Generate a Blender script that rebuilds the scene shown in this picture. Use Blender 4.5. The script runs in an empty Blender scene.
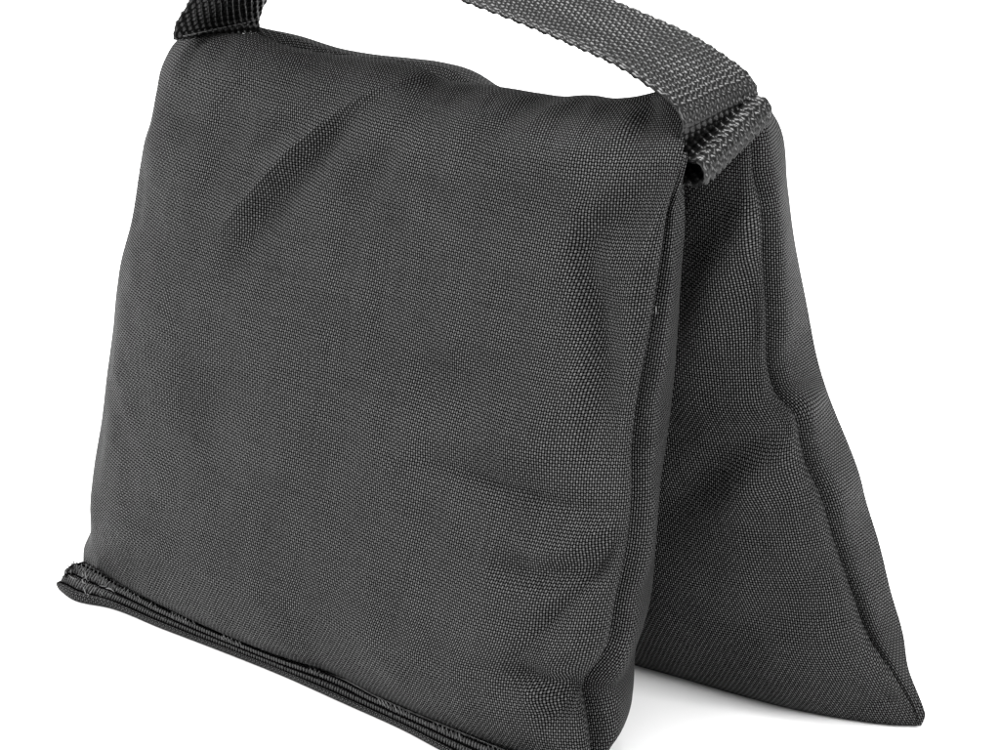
# Black nylon saddle sandbag standing astride on a white studio sweep (units: metres).
import bpy, math
import numpy as np

# ------------------------------------------------------------------ measured outlines (x along the bag, y to the rear, z up)
CURVES = {
    'front_bottom': [(-0.1452, 0.0053, 0.009), (-0.1221, 0.0012, 0.009), (-0.0916, -0.0036, 0.009), (-0.0551, -0.0071, 0.009), (-0.0224, -0.008, 0.009), (0.0071, -0.0064, 0.009), (0.0256, -0.0094, 0.009), (0.0621, -0.0116, 0.009), (0.0892, -0.0125, 0.009), (0.1148, -0.0111, 0.009), (0.1299, -0.0095, 0.009)],
    'front_left': [(-0.1458, 0.0058, 0.0087), (-0.149, 0.01, 0.0136), (-0.1492, 0.015, 0.0198), (-0.1503, 0.0193, 0.0354), (-0.1496, 0.0219, 0.0529), (-0.1476, 0.0242, 0.068), (-0.1455, 0.0276, 0.0907), (-0.1435, 0.0306, 0.1106), (-0.1427, 0.0327, 0.1248), (-0.141, 0.0347, 0.1379), (-0.1361, 0.0375, 0.1565), (-0.1327, 0.0411, 0.1807), (-0.1308, 0.0426, 0.1909), (-0.1285, 0.0436, 0.1974), (-0.126, 0.0455, 0.2103), (-0.124, 0.047, 0.2203), (-0.1206, 0.048, 0.2268), (-0.1151, 0.0491, 0.2339)],
    'front_top': [(-0.1159, 0.05, 0.2336), (-0.0963, 0.05, 0.2381), (-0.0746, 0.05, 0.2409), (-0.0572, 0.05, 0.2391), (-0.0386, 0.05, 0.239), (-0.0224, 0.05, 0.2401), (-0.0031, 0.05, 0.2411), (0.0082, 0.05, 0.2402), (0.0175, 0.05, 0.2378), (0.0304, 0.05, 0.2384), (0.0494, 0.05, 0.2393), (0.0609, 0.05, 0.2395), (0.0727, 0.05, 0.2403), (0.0783, 0.05, 0.2416), (0.0842, 0.05, 0.2425), (0.0923, 0.05, 0.2428), (0.0994, 0.05, 0.2443), (0.1125, 0.05, 0.2489)],
    'front_seam': [(0.1241, -0.0006, 0.0025), (0.1223, 0.001, 0.0133), (0.1194, 0.0025, 0.0233), (0.1164, 0.004, 0.0333), (0.1251, 0.0068, 0.0521), (0.127, 0.0097, 0.0713), (0.1292, 0.0128, 0.0921), (0.1286, 0.0155, 0.1101), (0.1269, 0.0177, 0.1243), (0.1268, 0.0198, 0.1389), (0.1282, 0.0231, 0.1608), (0.1293, 0.0257, 0.178), (0.1303, 0.0285, 0.1964), (0.131, 0.0314, 0.216), (0.1324, 0.0319, 0.226), (0.1318, 0.0342, 0.2346), (0.1264, 0.0412, 0.2411), (0.1196, 0.0468, 0.2451), (0.112, 0.0508, 0.2486)],
    'front_gusset': [(0.1229, 0.003, 0.0003), (0.1186, 0.012, 0.0067), (0.1184, 0.0208, 0.0118), (0.1185, 0.0294, 0.0159), (0.1177, 0.0324, 0.0224), (0.1171, 0.0353, 0.0417), (0.1206, 0.0375, 0.0564), (0.1214, 0.0394, 0.0761), (0.1202, 0.0417, 0.098), (0.1218, 0.0431, 0.1139), (0.1235, 0.0446, 0.1373), (0.125, 0.0448, 0.1653), (0.1258, 0.0445, 0.1836), (0.1283, 0.042, 0.2069), (0.1298, 0.0381, 0.2208), (0.1307, 0.0361, 0.2339)],
    'rear_bottom': [(0.0865, 0.0815, 0.001), (0.1043, 0.0833, 0.001), (0.1296, 0.085, 0.001), (0.1567, 0.0885, 0.001), (0.1753, 0.0936, 0.001), (0.1926, 0.1006, 0.001), (0.2006, 0.1055, 0.001)],
    'rear_seam': [(0.2005, 0.1058, 0.0013), (0.1997, 0.1052, 0.0052), (0.1935, 0.1033, 0.017), (0.1823, 0.1008, 0.0326), (0.1762, 0.0981, 0.0493), (0.1687, 0.0946, 0.0712), (0.163, 0.0914, 0.091), (0.1574, 0.0896, 0.1024), (0.1553, 0.088, 0.1125), (0.1531, 0.0865, 0.1222), (0.1454, 0.0852, 0.1298), (0.1432, 0.084, 0.1372), (0.143, 0.0802, 0.1615), (0.1427, 0.0768, 0.1827), (0.1428, 0.0734, 0.2039), (0.1402, 0.0712, 0.2176), (0.1399, 0.0696, 0.2274), (0.1384, 0.0679, 0.2384)],
    'rear_gusset': [(0.2013, 0.1059, 0.0011), (0.2028, 0.1063, 0.0058), (0.1992, 0.1088, 0.0099), (0.1905, 0.1136, 0.0196), (0.1856, 0.1185, 0.0289), (0.1778, 0.1205, 0.0456), (0.1705, 0.1224, 0.0637), (0.1638, 0.1225, 0.0796), (0.1613, 0.1212, 0.0898), (0.1566, 0.1198, 0.1016), (0.1523, 0.1187, 0.1109), (0.1485, 0.1176, 0.1197), (0.1449, 0.1152, 0.1319), (0.1402, 0.1111, 0.1578), (0.1359, 0.1054, 0.1879), (0.1346, 0.1024, 0.2046), (0.1321, 0.0974, 0.2302), (0.126, 0.0921, 0.2407)],
    'rear_ridge': [(-0.1371, 0.085, 0.2311), (-0.1092, 0.085, 0.2334), (-0.0878, 0.085, 0.2316), (-0.0683, 0.085, 0.2291), (-0.0513, 0.085, 0.229), (-0.031, 0.085, 0.2303), (-0.0161, 0.085, 0.231), (-0.0054, 0.085, 0.2302), (0.0042, 0.085, 0.2266), (0.0176, 0.085, 0.2244)],
    'zipper_foot': [(-0.1473, -0.0076, 0.0008), (-0.1358, -0.0106, 0.0008), (-0.12, -0.007, 0.0008), (-0.0887, -0.0073, 0.0008), (-0.0554, -0.0073, 0.0008), (-0.0227, -0.008, 0.0008), (0.0102, -0.0104, 0.0008), (0.0461, -0.0133, 0.0008), (0.0614, -0.0158, 0.0008), (0.0938, -0.0193, 0.0008), (0.1197, -0.0181, 0.0008), (0.1344, -0.014, 0.0008)],
    'zipper_top': [(-0.1393, -0.0088, 0.015), (-0.1385, -0.0037, 0.016), (-0.1326, -0.0014, 0.0145), (-0.1192, -0.0016, 0.0115), (-0.0902, -0.0049, 0.01), (-0.0545, -0.0078, 0.0095), (-0.0217, -0.0087, 0.0095), (0.0077, -0.0071, 0.0095), (0.0261, -0.0101, 0.0095), (0.0626, -0.0123, 0.0095), (0.0897, -0.0131, 0.0095), (0.1153, -0.0118, 0.0095), (0.1303, -0.0101, 0.0095)],
}
FRONT_FOLDS = [
    ([(0.02, 0.24), (0.006, 0.233), (-0.008, 0.223), (-0.024, 0.204), (-0.042, 0.182), (-0.058, 0.158)], -0.0068, 0.01),
    ([(0.025, 0.246), (0.012, 0.24), (-0.008, 0.229), (-0.028, 0.212), (-0.048, 0.191), (-0.065, 0.17)], 0.00442, 0.0055),
    ([(-0.002, 0.242), (-0.015, 0.228), (-0.031, 0.217), (-0.049, 0.205), (-0.062, 0.19)], -0.00357, 0.0105),
    ([(0.039, 0.246), (0.033, 0.237), (0.017, 0.217), (0.003, 0.19), (-0.007, 0.16)], -0.0034, 0.011),
    ([(-0.033, 0.241), (-0.051, 0.226), (-0.068, 0.202), (-0.082, 0.174)], -0.00306, 0.009),
    ([(-0.048, 0.24), (-0.062, 0.226), (-0.074, 0.209), (-0.08, 0.19)], -0.00272, 0.009),
    ([(0.046, 0.241), (0.029, 0.226), (0.015, 0.205), (0.001, 0.18)], 0.00306, 0.012),
    ([(0.065, 0.244), (0.06, 0.233), (0.048, 0.217)], -0.00306, 0.008),
    ([(0.078, 0.244), (0.073, 0.237), (0.069, 0.226)], 0.00238, 0.006),
    ([(0.101, 0.248), (0.11, 0.243), (0.115, 0.233)], -0.0051, 0.007),
    ([(0.117, 0.247), (0.099, 0.231), (0.079, 0.22)], 0.0017, 0.009),
    ([(0.126, 0.222), (0.115, 0.211), (0.103, 0.196), (0.109, 0.177), (0.114, 0.153), (0.115, 0.127)], -0.00612, 0.009),
    ([(0.129, 0.214), (0.124, 0.194), (0.123, 0.165), (0.124, 0.137)], 0.00272, 0.007),
    ([(0.024, 0.14), (0.052, 0.137), (0.079, 0.144), (0.095, 0.154)], -0.00544, 0.02),
    ([(0.126, 0.105), (0.105, 0.106), (0.074, 0.108), (0.041, 0.109)], -0.00323, 0.006),
    ([(0.126, 0.103), (0.113, 0.092), (0.095, 0.081)], 0.00357, 0.007),
    ([(0.116, 0.084), (0.099, 0.08), (0.082, 0.078)], -0.00408, 0.008),
    ([(0.127, 0.103), (0.12, 0.084), (0.106, 0.061), (0.094, 0.043)], -0.00357, 0.005),
    ([(0.115, 0.053), (0.108, 0.044), (0.1, 0.029)], 0.00323, 0.008),
    ([(0.12, 0.039), (0.108, 0.039), (0.101, 0.041), (0.095, 0.038)], -0.00612, 0.007),
    ([(0.124, 0.052), (0.115, 0.037), (0.108, 0.022)], -0.00476, 0.006),
    ([(-0.116, 0.083), (-0.083, 0.087), (-0.053, 0.106)], -0.00204, 0.018),
    ([(-0.128, 0.046), (-0.102, 0.044), (-0.07, 0.057)], -0.00136, 0.012),
]
REAR_FOLDS = [
    ([(0.147, 0.14), (0.152, 0.132), (0.157, 0.125)], -0.0054, 0.006),
    ([(0.157, 0.124), (0.144, 0.117), (0.128, 0.105), (0.112, 0.087)], -0.00396, 0.01),
    ([(0.154, 0.117), (0.143, 0.101), (0.129, 0.083)], 0.00396, 0.012),
    ([(0.147, 0.213), (0.135, 0.197), (0.123, 0.171), (0.115, 0.144)], 0.00432, 0.012),
    ([(0.146, 0.192), (0.14, 0.171), (0.134, 0.145)], -0.0036, 0.01),
    ([(0.148, 0.212), (0.144, 0.188), (0.145, 0.16), (0.147, 0.14)], 0.00252, 0.005),
    ([(0.174, 0.07), (0.154, 0.051), (0.131, 0.039)], -0.00252, 0.014),
    ([(0.198, 0.02), (0.187, 0.011), (0.172, 0.006)], -0.0018, 0.006),
]

C = {k: np.array(v, float) for k, v in CURVES.items()}
scene = bpy.context.scene
col = scene.collection
rng = np.random.default_rng(7)

# ------------------------------------------------------------------ small geometry helpers
def arc(P):
    return np.concatenate([[0], np.cumsum(np.linalg.norm(np.diff(P, axis=0), axis=1))])

def smooth_curve(P, t):
    """Catmull-Rom style (finite difference Hermite) resampling of a polyline at fractions t of its length."""
    P = np.asarray(P, float)
    s = arc(P)
    m = np.gradient(P, s, axis=0)
    x = np.asarray(t) * s[-1]
    i = np.clip(np.searchsorted(s, x, side='right') - 1, 0, len(s) - 2)
    h = (s[i + 1] - s[i])[:, None]
    q = ((x - s[i])[:, None]) / h
    return ((2*q**3 - 3*q**2 + 1) * P[i] + (q**3 - 2*q**2 + q) * h * m[i]
            + (-2*q**3 + 3*q**2) * P[i + 1] + (q**3 - q**2) * h * m[i + 1])

def coons(bottom, top, left, right, u, v):
    B, T = smooth_curve(bottom, u), smooth_curve(top, u)
    L, R = smooth_curve(left, v), smooth_curve(right, v)
    U, V = u[None, :, None], v[:, None, None]
    c00, c10, c01, c11 = (B[0]+L[0])/2, (B[-1]+R[0])/2, (T[0]+L[-1])/2, (T[-1]+R[-1])/2
    return ((1-V)*B[None] + V*T[None] + (1-U)*L[:, None] + U*R[:, None]
            - ((1-U)*(1-V)*c00 + U*(1-V)*c10 + (1-U)*V*c01 + U*V*c11))

def edge_dist(P):
    """arc distances to the left, right, bottom, top borders of a (v,u) grid"""
    du = np.linalg.norm(np.diff(P, axis=1), axis=2)
    dv = np.linalg.norm(np.diff(P, axis=0), axis=2)
    z = np.zeros((P.shape[0], 1)); zz = np.zeros((1, P.shape[1]))
    l = np.concatenate([z, np.cumsum(du, 1)], 1); b = np.concatenate([zz, np.cumsum(dv, 0)], 0)
    return l, l[:, -1:] - l, b, b[-1:] - b

def grid_uv(P):
    l, r, b, t = edge_dist(P)
    k = P.shape[1] // 2
    return np.stack([l - l[:, k:k+1], b], -1)

def noise2(x, y, seed):
    g = np.random.default_rng(seed).uniform(-1, 1, (64, 64))
    xi, yi = np.floor(x).astype(int), np.floor(y).astype(int)
    fx, fy = x - xi, y - yi
    fx, fy = fx*fx*fx*(fx*(fx*6-15)+10), fy*fy*fy*(fy*(fy*6-15)+10)
    a, b = g[xi % 64, yi % 64], g[(xi+1) % 64, yi % 64]
    c, d = g[xi % 64, (yi+1) % 64], g[(xi+1) % 64, (yi+1) % 64]
    return (a*(1-fx)+b*fx)*(1-fy) + (c*(1-fx)+d*fx)*fy

def folds(X, Z, table):
    h = np.zeros_like(X)
    for pts, depth, width in table:
        pts = np.array(pts); pts = smooth_curve(np.c_[pts, np.zeros(len(pts))], np.linspace(0, 1, 24))[:, :2]
        best = np.full(X.shape, 1e9); amp = np.zeros_like(X)
        n = len(pts) - 1
        for k in range(n):
            a, d = pts[k], pts[k+1] - pts[k]
            q = np.clip(((X-a[0])*d[0] + (Z-a[1])*d[1]) / (d @ d + 1e-12), 0, 1)
            r2 = (X-a[0]-q*d[0])**2 + (Z-a[1]-q*d[1])**2
            s = (k + q) / n
            m = r2 < best
            best = np.where(m, r2, best); amp = np.where(m, np.sin(np.pi*np.clip(s*.84+.10, 0, 1))**.8, amp)
        d = np.sqrt(best)
        h += depth * amp * (np.exp(-(np.sqrt(d*d + 4e-7) - 6.3e-4) / (width*.75)) if width < .0065 else np.exp(-best / (width*width*.5)))
    return h

def link(name, me, mat, parent=None):
    o = bpy.data.objects.new(name, me); col.objects.link(o)
    if mat: me.materials.append(mat)
    if parent: o.parent = parent
    return o

def mesh_from(name, V, F, UV=None, smooth=True):
    """V (n,3); F (m,4) quads; UV (n,2) per vertex"""
    V = np.asarray(V, np.float32); F = np.asarray(F, np.int32)
    k = F.shape[1]
    me = bpy.data.meshes.new(name)
    me.vertices.add(len(V)); me.vertices.foreach_set('co', V.ravel())
    me.loops.add(F.size); me.loops.foreach_set('vertex_index', F.ravel())
    me.polygons.add(len(F)); me.polygons.foreach_set('loop_start', np.arange(0, F.size, k, dtype=np.int32))
    me.polygons.foreach_set('use_smooth', np.full(len(F), smooth))
    if UV is not None:
        l = me.uv_layers.new(name='UVMap')
        l.data.foreach_set('uv', np.asarray(UV, np.float32)[F.ravel()].ravel())
    me.update(calc_edges=True); me.validate()
    return me

def quads(nv, nu, off=0, flip=False, wrap=False):
    a = np.arange(nv*nu).reshape(nv, nu) + off
    if wrap: a = np.concatenate([a, a[:, :1]], 1)
    q = np.stack([a[:-1, :-1], a[:-1, 1:], a[1:, 1:], a[1:, :-1]], -1).reshape(-1, 4)
    return q[:, ::-1] if flip else q

def grid_obj(name, P, mat, parent, flip=False, uv=None):
    nv, nu = P.shape[:2]
    if uv is None: uv = grid_uv(P)
    return link(name, mesh_from(name, P.reshape(-1, 3), quads(nv, nu, 0, flip), uv.reshape(-1, 2)), mat, parent)

def tubes(paths, radius, seg=6):
    """several round threads/cords collected as V, F"""
    VV, FF, off = [], [], 0
    for P in paths:
        P = np.asarray(P, float); n = len(P)
        T = np.gradient(P, axis=0); T /= np.linalg.norm(T, axis=1)[:, None] + 1e-12
        ref = np.array([0, 0, 1.]) if abs(T[0, 2]) < .8 else np.array([1., 0, 0])
        A = np.cross(T, ref); A /= np.linalg.norm(A, axis=1)[:, None] + 1e-12
        Bn = np.cross(T, A)
        r = np.full(n, radius) if np.isscalar(radius) else np.asarray(radius)
        r = r.copy(); r[0] *= .35; r[-1] *= .35
        ang = np.linspace(0, 2*np.pi, seg, endpoint=False)
        V = P[:, None] + r[:, None, None]*(np.cos(ang)[None, :, None]*A[:, None] + np.sin(ang)[None, :, None]*Bn[:, None])
        VV.append(V.reshape(-1, 3)); FF.append(quads(n, seg, off, wrap=True)); off += n*seg
    return np.concatenate(VV), np.concatenate(FF)

# ------------------------------------------------------------------ materials
def nodes_of(name):
    m = bpy.data.materials.new(name); m.use_nodes = True
    nt = m.node_tree
    return m, nt, nt.nodes['Principled BSDF']

def weave_material(name, pu, pv, dark, light, rough, spec, bump, weft_level=.58, hole=.0):
    """plain weave of round threads, pitch pu x pv metres, on the UV map (UVs are in metres)"""
    m, nt, bs = nodes_of(name)
    N, L = nt.nodes.new, nt.links.new
    def M(op, a, b=None, c=None):
        n = N('ShaderNodeMath'); n.operation = op
        for i, x in enumerate((a, b, c)):
            if x is None: continue
            if isinstance(x, (int, float)): n.inputs[i].default_value = x
            else: L(x, n.inputs[i])
        return n.outputs[0]
    uv = N('ShaderNodeUVMap').outputs[0]
    # threads wander a little
    nz = N('ShaderNodeTexNoise'); nz.inputs['Scale'].default_value = 95; nz.inputs['Detail'].default_value = 2
    L(uv, nz.inputs['Vector'])
    sep = N('ShaderNodeSeparateXYZ'); L(uv, sep.inputs[0])
    sc = N('ShaderNodeSeparateColor'); L(nz.outputs['Color'], sc.inputs[0])
    U = M('ADD', M('DIVIDE', sep.outputs[0], pu), M('MULTIPLY', M('SUBTRACT', sc.outputs[0], .5), .55))
    V = M('ADD', M('DIVIDE', sep.outputs[1], pv), M('MULTIPLY', M('SUBTRACT', sc.outputs[1], .5), .55))
    k, r = M('FLOOR', U), M('FLOOR', V)
    sk = M('SUBTRACT', 1, M('MULTIPLY', M('ABSOLUTE', M('MODULO', k, 2)), 2))
    sr = M('SUBTRACT', 1, M('MULTIPLY', M('ABSOLUTE', M('MODULO', r, 2)), 2))
    pu_ = M('POWER', M('ABSOLUTE', M('SINE', M('MULTIPLY', U, math.pi))), 1.0)
    pv_ = M('POWER', M('ABSOLUTE', M('SINE', M('MULTIPLY', V, math.pi))), .9)
    wu = M('ADD', .46, M('MULTIPLY', .54, M('MULTIPLY', sk, M('SINE', M('MULTIPLY', V, math.pi)))))
    wv = M('SUBTRACT', .5, M('MULTIPLY', .5, M('MULTIPLY', sr, M('SINE', M('MULTIPLY', U, math.pi)))))
    warp = M('MULTIPLY', pu_, wu)
    weft = M('MULTIPLY', M('MULTIPLY', pv_, wv), weft_level)
    h = M('MAXIMUM', warp, weft)
    # every thread takes its own slight tone
    wn = N('ShaderNodeTexWhiteNoise'); wn.noise_dimensions = '2D'
    cmb = N('ShaderNodeCombineXYZ'); L(k, cmb.inputs[0]); L(r, cmb.inputs[1]); L(cmb.outputs[0], wn.inputs['Vector'])
    big = N('ShaderNodeTexNoise'); big.inputs['Scale'].default_value = 28; big.inputs['Detail'].default_value = 4
    L(uv, big.inputs['Vector'])
    tone = M('ADD', M('ADD', .76, M('MULTIPLY', wn.outputs['Value'], .30)), M('MULTIPLY', M('SUBTRACT', big.outputs['Fac'], .5), .5))
    # slubs: single threads run thicker and paler, or thinner, over a few centimetres
    def slub(su, sv, seed):
        mp = N('ShaderNodeCombineXYZ'); L(M('MULTIPLY', U, su), mp.inputs[0]); L(M('MULTIPLY', V, sv), mp.inputs[1]); mp.inputs[2].default_value = seed
        q = N('ShaderNodeTexNoise'); q.inputs['Scale'].default_value = 1; q.inputs['Detail'].default_value = 1
        L(mp.outputs[0], q.inputs['Vector']); return M('SUBTRACT', q.outputs['Fac'], .5)
    tone = M('ADD', tone, M('MULTIPLY', M('ADD', slub(.9, .03, 3.1), slub(.03, .9, 8.7)), .42))
    hm = N('ShaderNodeMapRange'); hm.inputs['From Min'].default_value = .305; hm.inputs['From Max'].default_value = .74
    hm.inputs['To Min'].default_value = hole; hm.inputs['To Max'].default_value = 1
    L(h, hm.inputs['Value'])
    val = M('MULTIPLY', hm.outputs[0], tone)  # shade in the gaps between threads is painted into the base colour
    ramp = N('ShaderNodeMix'); ramp.data_type = 'RGBA'
    L(val, ramp.inputs['Factor']); ramp.inputs[6].default_value = (*dark, 1); ramp.inputs[7].default_value = (*light, 1)
    L(ramp.outputs[2], bs.inputs['Base Color'])
    bs.inputs['Roughness'].default_value = rough
    L(M('MULTIPLY', hm.outputs[0], spec), bs.inputs['Specular IOR Level'])  # gloss fades in the gaps too, standing in for their occlusion
    bp = N('ShaderNodeBump'); bp.inputs['Strength'].default_value = 1; bp.inputs['Distance'].default_value = bump
    L(h, bp.inputs['Height']); L(bp.outputs[0], bs.inputs['Normal'])
    return m

def plain_material(name, colour, rough, spec=.4, noise=0, scale=900):
    m, nt, bs = nodes_of(name)
    bs.inputs['Base Color'].default_value = (*colour, 1)
    bs.inputs['Roughness'].default_value = rough
    bs.inputs['Specular IOR Level'].default_value = spec
    if noise:
        tc = nt.nodes.new('ShaderNodeTexCoord'); nz = nt.nodes.new('ShaderNodeTexNoise')
        nz.inputs['Scale'].default_value = scale; nz.inputs['Detail'].default_value = 3
        nt.links.new(tc.outputs['Object'], nz.inputs['Vector'])
        mx = nt.nodes.new('ShaderNodeMix'); mx.data_type = 'RGBA'
        mx.inputs[6].default_value = (*[c*(1-noise) for c in colour], 1); mx.inputs[7].default_value = (*[c*(1+noise) for c in colour], 1)
        nt.links.new(nz.outputs['Fac'], mx.inputs['Factor']); nt.links.new(mx.outputs[2], bs.inputs['Base Color'])
        bp = nt.nodes.new('ShaderNodeBump'); bp.inputs['Distance'].default_value = .00006; bp.inputs['Strength'].default_value = .6
        nt.links.new(nz.outputs['Fac'], bp.inputs['Height']); nt.links.new(bp.outputs[0], bs.inputs['Normal'])
    return m

NYLON = weave_material('black_nylon_weave', .00096, .00114, (.0006,)*3, (.094,)*3, .46, .21, .0012)
TAPE = weave_material('zipper_tape_weave', .0010, .0011, (.0011,)*3, (.066,)*3, .6, .15, .0006)
WEBBING = plain_material('black_webbing', (.0045,)*3, .28, .27, .25, 1500)
COIL = plain_material('black_zipper_coil', (.034,)*3, .5, .25)
THREAD = plain_material('grey_black_thread', (.085,)*3, .6, .4)
PALE = plain_material('pale_thread', (.13,)*3, .6, .3)
PAPER = plain_material('white_sweep', (.86, .86, .86), .75, .25)

# ------------------------------------------------------------------ the sandbag
bag = bpy.data.objects.new('saddle_sandbag', None); col.objects.link(bag)
bag['label'] = 'black woven nylon saddle sandbag with webbing handle, standing astride on a white surface'
bag['category'] = 'sandbag'

def part(name, parent):
    o = bpy.data.objects.new(name, None); col.objects.link(o); o.parent = parent
    return o

U = np.concatenate([np.linspace(0, .05, 24)[:-1], np.linspace(.05, .95, 236)[:-1], np.linspace(.95, 1, 40)])
V = np.concatenate([np.linspace(0, .06, 26)[:-1], np.linspace(.06, .92, 220)[:-1], np.linspace(.92, 1, 36)])
apex = np.array([(-.112, .067, .218), (-.06, .067, .222), (0, .067, .221), (.06, .067, .222), (.10, .067, .226), (.126, .060, .229)])
front_foot_back = np.array([(-.138, .050, .002), (-.06, .046, .001), (.03, .044, .001), (.112, .046, .002)])
SEAM_IN = np.array([-.75, .66, 0.])

# front pouch: the front panel wraps over the top
fp = part('pouch', bag)
P = coons(C['front_bottom'], C['front_top'], C['front_left'], C['front_seam'], U, V)
l, r, b, t = edge_dist(P)
n = np.array([0, -.989, .148])
B = .021 - .007*V[:, None]**2
bul = B*(1-np.exp(-1.2*l/.02))*(1-np.exp(-.75*r/.016))*(1-np.exp(-1.7*b/.02))
R = .020
q = np.clip(t/R, 0, 1); bul = bul*np.sqrt(np.clip(1-(1-q)**2, 0, 1))
X, Z = P[..., 0], P[..., 2]
fade = np.clip(np.minimum(np.minimum(l, t*3.2+.0012), np.minimum(r*1.5, b))/.012, 0, 1)
wr = folds(X, Z, FRONT_FOLDS) + -.0 + .0016*noise2(X*34+9, Z*30+3, 3) + .0006*noise2(X*95+20, Z*80+7, 4)
Puv = P + n*bul[..., None]           # thread spacing follows the smooth filled shape, not each crease
P = P + n*(bul + wr*fade)[..., None]
# little gathers hanging from the top ridge, and puckers along the bottom hem and side seam
P = P + n*(.0011*np.exp(-t/.014)*np.sin(X*330+4*noise2(X*30, Z*0, 8)) * np.clip(t/.004, 0, 1))[..., None]
P = P + n*(.0005*np.exp(-r/.008)*noise2(Z*90, X*0+4, 12)*np.clip(r/.003, 0, 1))[..., None]
zs = P[:, -1, 2:3]
groove = .0085*np.clip((.232-zs)/.02, 0, 1)
P = P + SEAM_IN*(groove*np.exp(-(r/.0015)**1.2))[..., None]
seam_line = P[:, -1].copy()
T = P[-1]
ap = smooth_curve(apex, U)
wrap_rows = [T*(1-f) + ap*f + np.array([0, 0, z]) for f, z in ((.15, .0006), (.35, -.0002), (.6, -.002), (.85, -.003), (1, -.006))]
Pf = np.concatenate([P, np.stack(wrap_rows)], 0)
Puv = np.concatenate([Puv, np.stack(wrap_rows)], 0)
front_panel = grid_obj('outer_panel', Pf, NYLON, fp, uv=grid_uv(Puv))

# right side panel of the front pouch
def side_panel(name, S, G, parent, mat, h0, back, flip=False, nt_=30, ripple=0):
    """strip from seam S to far edge G (same number of rows), bulged to the right, then turned back out of sight"""
    tt = np.concatenate([np.linspace(0, .2, 12)[:-1], np.linspace(.2, 1, nt_)])
    D = G - S
    w = np.linalg.norm(D, axis=1)
    tang = np.gradient(S, axis=0); tang /= np.linalg.norm(tang, axis=1)[:, None] + 1e-12
    out = np.cross(D, tang); out /= np.linalg.norm(out, axis=1)[:, None] + 1e-12
    out = np.where((out[:, :1] < 0), -out, out)
    for _ in range(12): out[1:-1] = (out[:-2] + out[1:-1]*2 + out[2:])/4
    out /= np.linalg.norm(out, axis=1)[:, None]
    prof = (1-np.exp(-tt*16))*(1-tt**1.6)
    rp = 1 + ripple*noise2(S[:, 2]*70, S[:, 2]*0+2, 31)[:, None]
    Q = S[:, None] + D[:, None]*tt[None, :, None] + out[:, None]*((h0*w)[:, None]*prof[None]*rp)[..., None]
    tail = [G + np.array(back)*f for f in (.3, .65, 1)]
    Q = np.concatenate([Q, np.stack(tail, 1)], 1)
    l, r_, b_, t_ = edge_dist(Q)
    return grid_obj(name, Q, mat, parent, flip, np.stack([l, b_[:, :1] + 0*l], -1))

vt = np.linspace(0, 1, len(seam_line))
G = smooth_curve(C['front_gusset'], V)
# the side panel runs as far up as the strap; above it the panel edge is tucked in
kz = int(np.argmax(seam_line[:, 2] > .2335))
S2 = seam_line[:kz+1]
zz_ = np.clip(S2[:, 2], C['front_gusset'][:, 2].min(), C['front_gusset'][:, 2].max())
gi = np.argsort(C['front_gusset'][:, 2]); gz = C['front_gusset'][gi]
fr = np.linspace(0, 1, len(S2)); G2 = smooth_curve(C['front_gusset'], fr)
gs = arc(C['front_seam'][:16]); gg = arc(C['front_gusset'])
# match rows by height so that the threads run level
Gd = smooth_curve(C['front_gusset'], np.linspace(0, 1, 800))
Gd[:, 2] = np.maximum.accumulate(Gd[:, 2] + np.linspace(0, 1e-5, 800))
G2 = np.stack([np.interp(np.maximum.accumulate(S2[:, 2]), Gd[:, 2], Gd[:, i]) for i in range(3)], 1)
for _ in range(6): G2[1:-1] = (G2[:-2] + 2*G2[1:-1] + G2[2:])/4
side_panel('side_panel', S2, G2, fp, NYLON, .30, (-.012, .010, 0), ripple=.35)

# left side panel and inner panel (towards the rear pouch)
Lf = P[:, 0]
back_left = smooth_curve(np.array([(-.138, .050, .002), (-.138, .056, .06), (-.130, .060, .14), (-.112, .067, .212)]), V)
tt = np.linspace(0, 1, 14)
Q = Lf[:, None]*(1-tt[None, :, None]) + back_left[:, None]*tt[None, :, None] + np.array([-.004, 0, 0])*(np.sin(np.pi*tt)**.8 * 0 )[None, :, None]
grid_obj('side_panel', Q, NYLON, fp, True)
Gb = smooth_curve(np.array([tuple(G2[0]+(-.012, .010, 0)), tuple(G2[len(G2)//3]+(-.012, .010, 0)), tuple(G2[2*len(G2)//3]+(-.012, .010, 0)), (.120, .062, .222)]), np.linspace(0, 1, 90))
us = np.linspace(0, 1, 110); vs = np.linspace(0, 1, 90)
In = coons(np.array([back_left[0], (-.05, .046, .001), (.04, .045, .001), Gb[0]]), np.array([back_left[-1], (-.06, .067, .217), (0, .067, .216), (.06, .067, .217), Gb[-1]]), back_left, Gb, us, vs)
l, r, b, t = edge_dist(In)
In = In + np.array([0, .006, 0])*(np.clip(l/.03, 0, 1)*np.clip(r/.03, 0, 1)*np.clip(b/.03, 0, 1)*np.clip(t/.08, 0, 1))[..., None]
grid_obj('inner_panel', In, NYLON, fp, True)
# base of the pouch
bt = np.stack([P[0]*(1-f) + smooth_curve(np.array([back_left[0], (-.05, .046, .001), (.04, .045, .001), Gb[0]]), U)*f + np.array([0, 0, -.006*math.sin(math.pi*f)*0]) for f in np.linspace(0, 1, 8)])
bt[1:-1, :, 2] = .0015
grid_obj('bottom_panel', bt, NYLON, fp, True)

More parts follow.
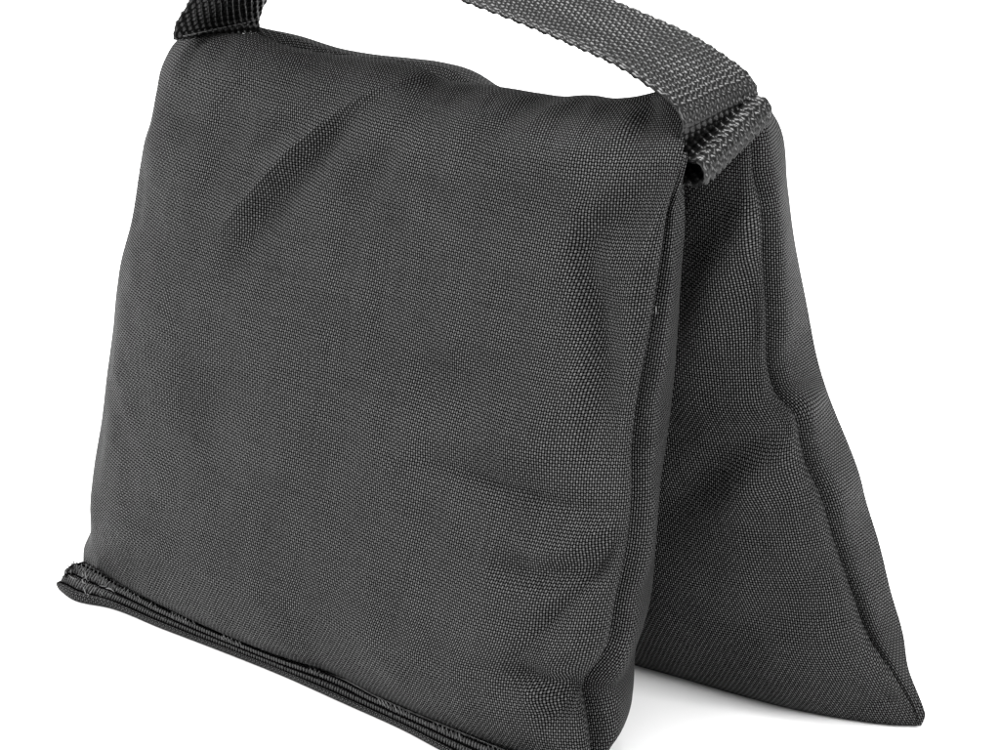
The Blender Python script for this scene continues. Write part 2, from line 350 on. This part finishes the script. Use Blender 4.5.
# rear pouch
rp = part('pouch', bag)
Ur = np.concatenate([np.linspace(0, .94, 190)[:-1], np.linspace(.94, 1, 40)])
Vr = np.concatenate([np.linspace(0, .06, 20)[:-1], np.linspace(.06, 1, 190)])
rear_left_in = np.array([(-.085, .064, .001), (-.095, .070, .05), (-.105, .072, .13), (-.112, .069, .214)])
rb = np.concatenate([[(-.085, .064, .001), (-.03, .070, .001), (.03, .076, .001)], C['rear_bottom']])
rtop = np.array([(-.112, .069, .214), (-.05, .069, .218), (.02, .069, .219), (.08, .069, .224), (.125, .068, .233), tuple(C['rear_seam'][-1])])
P = coons(rb, rtop, rear_left_in, C['rear_seam'], Ur, Vr)
l, r, b, t = edge_dist(P)
n = np.array([0, -.987, -.12])
low = np.exp(-((P[..., 2]-.07)/.075)**2)
bul = (.005+.009*low)*(1-np.exp(-l/.02))*(1-np.exp(-.8*r/.011))*(1-np.exp(-1.3*b/.012))*np.clip(t/.05, 0, 1)
X, Z = P[..., 0], P[..., 2]
fade = np.clip(np.minimum(np.minimum(r*2, t), b)/.012, 0, 1)
wr = folds(X, Z, REAR_FOLDS) + .0010*noise2(X*38+5, Z*38+13, 23) + .0004*noise2(X*95, Z*80, 24)
Puv = P + n*bul[..., None]
P = P + n*(bul + wr*fade)[..., None]
P = P + n*(.0005*np.exp(-r/.008)*noise2(Z*90, X*0+9, 17)*np.clip(r/.003, 0, 1))[..., None]
groove = .0070*np.clip((P[:, -1, 2:3]-.004)/.02, 0, 1)
P = P + SEAM_IN*(groove*np.exp(-(r/.0015)**1.2))[..., None]
grid_obj('inner_panel', P, NYLON, rp, uv=grid_uv(Puv))
S = P[:, -1]
Gd = smooth_curve(C['rear_gusset'], np.linspace(0, 1, 900))
zq = np.maximum.accumulate(Gd[:, 2] + np.linspace(0, 1e-5, 900))
G2 = np.stack([np.interp(np.maximum.accumulate(S[:, 2]), zq, Gd[:, i]) for i in range(3)], 1)
for _ in range(6): G2[1:-1] = (G2[:-2] + 2*G2[1:-1] + G2[2:])/4
side_panel('side_panel', S, G2, rp, NYLON, .22, (-.004, .004, 0), ripple=.3)
# outer panel, rear of the bag, with its top turned over to the apex
ridge = np.concatenate([C['rear_ridge'][1:], [(.05, .086, .222), (.09, .088, .226), (.114, .090, .235), tuple(G2[-1])]])
outer_left = np.array([(-.088, .112, .001), (-.100, .108, .07), (-.106, .098, .16), tuple(ridge[0])])
ob = np.array([(-.088, .112, .001), (-.02, .118, .001), (.06, .122, .001), (.14, .118, .001), (.185, .110, .001), tuple(G2[0])])
us = np.concatenate([np.linspace(0, .9, 110)[:-1], np.linspace(.9, 1, 40)]); vs = np.linspace(0, 1, 170)
P = coons(ob, ridge, outer_left, G2, us, vs)
l, r, b, t = edge_dist(P)
bul = .022*(1-np.exp(-l/.015))*(1-np.exp(-.55*r/.02))*(1-np.exp(-1.2*b/.02))*np.sqrt(np.clip(1-(1-np.clip(t/.03, 0, 1))**2, 0, 1))
P = P + np.array([0, .99, .10])*(bul + .0012*noise2(P[..., 0]*35, P[..., 2]*35, 41)*np.clip(np.minimum(r, t)/.02, 0, 1))[..., None]
aq = smooth_curve(np.concatenate([rtop[:-1], [tuple(S[-1])]]), us)
Pw = np.concatenate([P, np.stack([P[-1]*(1-f) + aq*f for f in (.25, .5, .75, 1)])], 0)
grid_obj('outer_panel', Pw, NYLON, rp, True)
Q = smooth_curve(rear_left_in, vs)[:, None]*(1-tt[None, :, None]) + P[:, 0][:, None]*tt[None, :, None]
grid_obj('side_panel', Q, NYLON, rp)
rbot = np.stack([smooth_curve(rb, us)*(1-f) + P[0]*f for f in np.linspace(0, 1, 6)])
grid_obj('bottom_panel', rbot, NYLON, rp)

# ------------------------------------------------------------------ webbing: real woven relief on a thick band
def band(name, path, y0, y1, parent, shear=None, pitch=.0018, row=.0028, thick=.0014, relief=.00145, step=.00036, s0=0.):
    """path: (x,z) polyline swept along y0..y1; both faces carry a plain weave of fat warp threads"""
    path = np.c_[path, np.zeros(len(path))]
    Ltot = arc(path)[-1]
    ns = int(Ltot/step); nw = int((y1-y0)/step)
    f = np.linspace(0, 1, ns); W = np.linspace(0, 1, nw)
    p = smooth_curve(path, f)
    tg = np.gradient(p, axis=0); tg /= np.linalg.norm(tg, axis=1)[:, None]
    nx, nz = -tg[:, 1], tg[:, 0]
    sl = arc(p) + s0
    def relief_at(side):
        a = (W*(y1-y0))[None, :]/pitch + .07*noise2(sl[:, None]*120, W[None, :]*12, 51)
        c = sl[:, None]/row + 0*a + .16*noise2(sl[:, None]*60, W[None, :]*9, 52)
        k = np.floor(a); rr = np.floor(c)
        sg = (1-2*np.mod(k, 2))*side; sr = (1-2*np.mod(rr, 2))*side
        warp = np.abs(np.sin(np.pi*a))**.7*np.clip(.34+.66*sg*np.sin(np.pi*c), 0, 1)
        weft = .30*np.abs(np.sin(np.pi*c))**.8*np.clip(.25-.75*sr*np.sin(np.pi*a), 0, 1)
        return np.maximum(warp, weft)
    edge = np.sqrt(np.clip(1-(np.abs(W-.5)*2)**10, 0, 1))[None, :]
    ypos = y0 + W*(y1-y0)
    sh = (shear(f[:, None], W[None, :]) if shear else np.zeros((ns, nw)))
    faces = []
    for side in (1, -1):
        d = side*(thick/2 + relief*relief_at(side))*edge
        ex = .00012*np.sin(np.pi*2*sl/row)[:, None]*np.where(W < .02, -1, np.where(W > .98, 1, 0))[None, :]
        G = np.stack([p[:, 0:1] + nx[:, None]*d, ypos[None, :] + ex + 0*d, p[:, 1:2] + nz[:, None]*d + sh], -1)
        faces.append(G)
    A, Bq = faces
    V = np.concatenate([A.reshape(-1, 3), Bq.reshape(-1, 3)])
    nA = ns*nw
    F = [quads(ns, nw), quads(ns, nw, nA, True)]
    ia = np.arange(nA).reshape(ns, nw)
    for e in (ia[:, 0], ia[::-1, -1], ia[::-1][-1:, ::-1][0] if False else ia[0, ::-1], ia[-1]):
        F.append(np.stack([e[:-1], e[1:], e[1:]+nA, e[:-1]+nA], -1))
    me = mesh_from(name, V, np.concatenate(F))
    return link(name, me, WEBBING, parent)

# handle: from the right end of the ridge, over the hand space, to the left end
hp = np.array([(.1160, .2290), (.1240, .2335), (.1288, .2385), (.1303, .2428), (.1284, .2470), (.1245, .2503), (.1190, .2530), (.1050, .2588), (.0830, .2643),
               (.0600, .2690), (.0380, .2728), (.010, .2775), (-.02, .2820), (-.05, .2840), (-.075, .2800), (-.0905, .2690),
               (-.0938, .2580), (-.0962, .2515), (-.1003, .2457), (-.1036, .2400), (-.1046, .2345)])
handle = band('handle_strap', hp, .0350, .0850, bag, shear=lambda f, w: (w-.5)*(.010*np.clip(1-f/.035, 0, 1) - .0065*np.clip((f-.9)/.1, 0, 1)))
# folded webbing loop sewn into the end seam
lp = np.array([(.109, .2300), (.1205, .2300), (.1250, .2285), (.1295, .2281), (.1335, .2286), (.1365, .2283), (.1383, .2268), (.1390, .2245), (.1384, .2222), (.1365, .2207), (.1325, .2202), (.1290, .2203), (.125, .221)])
loop = band('webbing_loop', lp, .0360, .0800, bag, shear=lambda f, w: (w-.5)*.0130 + .0082 + 0*f, thick=.0014, s0=.0014)
# stitched line across the left end of the handle
ys = np.linspace(.037, .083, 17)
dash = [np.stack([np.full(5, -.1018), np.linspace(a+.0003, c-.0003, 5), .2392 - (np.linspace(a, c, 5)-.035)*.05 + 0], 1) + np.array([[-.0, 0, 0], [.0004, 0, 0], [.0006, 0, 0], [.0004, 0, 0], [0, 0, 0]]) for a, c in zip(ys[:-1], ys[1:])]
v, f = tubes(dash, .0003)
link('stitching', mesh_from('stitching', v, f), THREAD, handle)

# ------------------------------------------------------------------ zipper hem along the foot of the front pouch
zp = part('zipper', bag)
nl = 420
fz = np.linspace(0, 1, nl)
A = smooth_curve(C['zipper_foot'], fz)
Bz = smooth_curve(C['zipper_top'], fz)
x0 = C['zipper_top'][0, 0]
prof_t = np.array([0, .02, .06, .13, .20, .25, .30, .46, .56, .60, .64, .74, .84, .90, .97, 1.06])
prof_h = np.array([0, .0016, .0030, .0032, .0022, .0004, .0006, .0010, .0008, .0002, .0006, .0010, .0006, -.0018, -.0030, -.0030])
D = Bz - A
zn = np.array([0, -.55, .83])
def zpt(t, h):
    return A + D*t + zn*h
puck = .0002*noise2(A[:, 0]*60, A[:, 0]*0, 61)[:, None]
rows = [zpt(a, h*1.) + zn*puck*(a > .1) for a, h in zip(prof_t, prof_h)]
rows = [A + np.array([0, .004, -.0004])] + rows
Pz = np.stack(rows, 1)
lz, rz, bz, tz = edge_dist(Pz)
tape = grid_obj('zipper_tape', Pz, TAPE, zp, True, np.stack([bz, lz], -1))
# closed left end of the hem
ring = Pz[0]; cen = ring.mean(0) + np.array([.002, 0, 0])
capv = np.concatenate([ring, ring*.5 + cen*.5 + np.array([-.0008, 0, 0]), np.repeat(cen[None], len(ring), 0)])
link('hem_end', mesh_from('hem_end', capv, quads(3, len(ring)), np.c_[capv[:, 1]*1, capv[:, 2]]), TAPE, zp)
def coil_row(t0, t1, hgt, pitch, rad, jit, seed):
    g = np.random.default_rng(seed)
    Lx = arc(A); m = int(Lx[-1]/pitch); paths = []
    for i in range(m):
        s = (i+.5)*pitch + g.uniform(-.08, .08)*pitch
        def at(tq, hq, ds):
            ss = np.clip(s+ds, 0, Lx[-1])
            a = np.array([np.interp(ss, Lx, A[:, j]) for j in range(3)]); d = np.array([np.interp(ss, Lx, D[:, j]) for j in range(3)])
            return a + d*tq + zn*hq
        hh = hgt*(1+g.uniform(-jit, jit))
        paths.append([at(t0, hgt*.1, 0), at(t0+(t1-t0)*.2, hh*.85, pitch*.05), at((t0+t1)/2, hh, pitch*.12), at(t0+(t1-t0)*.8, hh*.85, pitch*.2), at(t1, hgt*.1, pitch*.25)])
    return tubes(paths, rad, 6)
for t0, t1, h_, sd in ((.27, .54, .0011, 1), (.60, .87, .0010, 2)):
    v, f = coil_row(t0, t1, h_, .00140, .00043, .15, sd)
    link('zipper_coil', mesh_from('zipper_coil', v, f), COIL, zp)
cords = [zpt(tq, hq)[2:-2] + zn*(.0002*noise2(A[2:-2, 0]*150, A[2:-2, 0]*0, int(tq*90)))[:, None] for tq, hq in ((.245, .0014), (.57, .0012), (.885, .0002))]
v, f = tubes(cords, .00040, 8)
link('hem_cord', mesh_from('hem_cord', v, f), TAPE, zp)
# grey overlock stitching zigzagging along the upper edge, worn through in places
g = np.random.default_rng(11); Lx = arc(A); zz_p = []; cur = []; s_ = .001; up = False; left_run = 40
while s_ < Lx[-1] - .003:
    a_ = np.array([np.interp(s_, Lx, A[:, j]) for j in range(3)]); d_ = np.array([np.interp(s_, Lx, D[:, j]) for j in range(3)])
    cur.append(a_ + d_*((.90 if up else .66) + g.uniform(-.04, .04)) + zn*(.0015 + g.uniform(0, .0003)))
    up = not up; s_ += .0011 + g.uniform(-.0002, .0002); left_run -= 1
    if left_run <= 0:                       # the thread dives under the tape and comes up again further on
        gap = g.uniform(.006, .040)
        for q_ in np.arange(.001, gap, .002):
            ss = min(s_ + q_, Lx[-1] - .003)
            a_ = np.array([np.interp(ss, Lx, A[:, j]) for j in range(3)]); d_ = np.array([np.interp(ss, Lx, D[:, j]) for j in range(3)])
            cur.append(a_ + d_*.75 - zn*.0012)
        left_run = int(g.uniform(4, 16)); s_ += gap
zz_p = [np.array(cur)]
v, f = tubes(zz_p, .00020, 5)
link('stitching', mesh_from('stitching', v, f), THREAD, zp)
# ragged threads at the cut left end
e = Bz[0]; fr_ = []
g = np.random.default_rng(5)
for i in range(26):
    q0 = Pz[int(g.uniform(0, 46)), int(g.uniform(4, 13))] + zn*.0006
    d = np.array([g.uniform(-1.4, .3), g.uniform(-.8, .6), g.uniform(.0, .9)]); d /= np.linalg.norm(d)
    ln = g.uniform(.0014, .0038)
    w = g.normal(0, .35, 3)
    fr_.append([q0, q0 + d*ln*.35, q0 + (d + w*.4)*ln*.7, q0 + (d + w)*ln])
tp = Pz[7, 12]
for dx in ((-.002, .0005, .004), (.0005, .001, .0055), (-.0045, -.001, .001)):
    fr_.append([tp, tp + np.array(dx)*.5 + np.array([.0006, 0, 0]), tp + np.array(dx)])
v, f = tubes(fr_, .00021, 5)
link('loose_threads', mesh_from('loose_threads', v, f), THREAD, zp)
# one pale thread end caught in the side seam
i_ = int(np.argmin(np.abs(seam_line[:, 2]-.178))); q0 = seam_line[i_] - SEAM_IN*.0042
v, f = tubes([[q0 + np.array([.0002, -.0004, .0019]), q0 + np.array([.0004, -.0006, .0006]), q0 + np.array([.0003, -.0004, -.0012])]], .00022, 6)
link('thread_end', mesh_from('thread_end', v, f), PALE, fp)

# ------------------------------------------------------------------ white sweep
n_ = 121
gx = np.linspace(-4, 4, n_); XX, YY = np.meshgrid(gx, gx)
rr = np.hypot(XX, YY)
ZZ = .5*np.clip(rr-2.6, 0, None)**2
sweep = link('ground', mesh_from('ground', np.stack([XX, YY, ZZ], -1).reshape(-1, 3), quads(n_, n_)), PAPER)
sweep['kind'] = 'structure'

# ------------------------------------------------------------------ studio light
w = bpy.data.worlds.new('World'); scene.world = w; w.use_nodes = True
w.node_tree.nodes['Background'].inputs[0].default_value = (1, 1, 1, 1)
w.node_tree.nodes['Background'].inputs[1].default_value = .62

from mathutils import Vector
def area(name, loc, target, size, power):
    d = bpy.data.lights.new(name, 'AREA'); d.shape = 'SQUARE'; d.size = size; d.energy = power
    o = bpy.data.objects.new(name, d); col.objects.link(o); o.location = loc
    o.rotation_euler = (Vector(target) - Vector(loc)).to_track_quat('-Z', 'Y').to_euler()
    return o
area('softbox_key', (-1.15, -1.05, 1.0), (0, 0, .12), .7, 66)
area('softbox_side', (1.45, .05, .85), (.08, .06, .03), .9, 37)
area('softbox_top', (-.1, .15, 1.7), (0, .05, .1), .9, 62)

# ------------------------------------------------------------------ camera
cd = bpy.data.cameras.new('camera'); cam = bpy.data.objects.new('camera', cd); col.objects.link(cam)
cam.location = (0.54285521, -0.63413347, 0.46838413)
cam.rotation_euler = Vector((-0.54689463, 0.74871634, -0.37460659)).to_track_quat('-Z', 'Y').to_euler()
cd.sensor_width = 36; cd.lens = 86.4; cd.clip_start = .01; cd.clip_end = 100
scene.camera = cam
scene.view_settings.view_transform = 'Standard'; scene.view_settings.look = 'None'
scene.view_settings.exposure = 0; scene.view_settings.gamma = 1
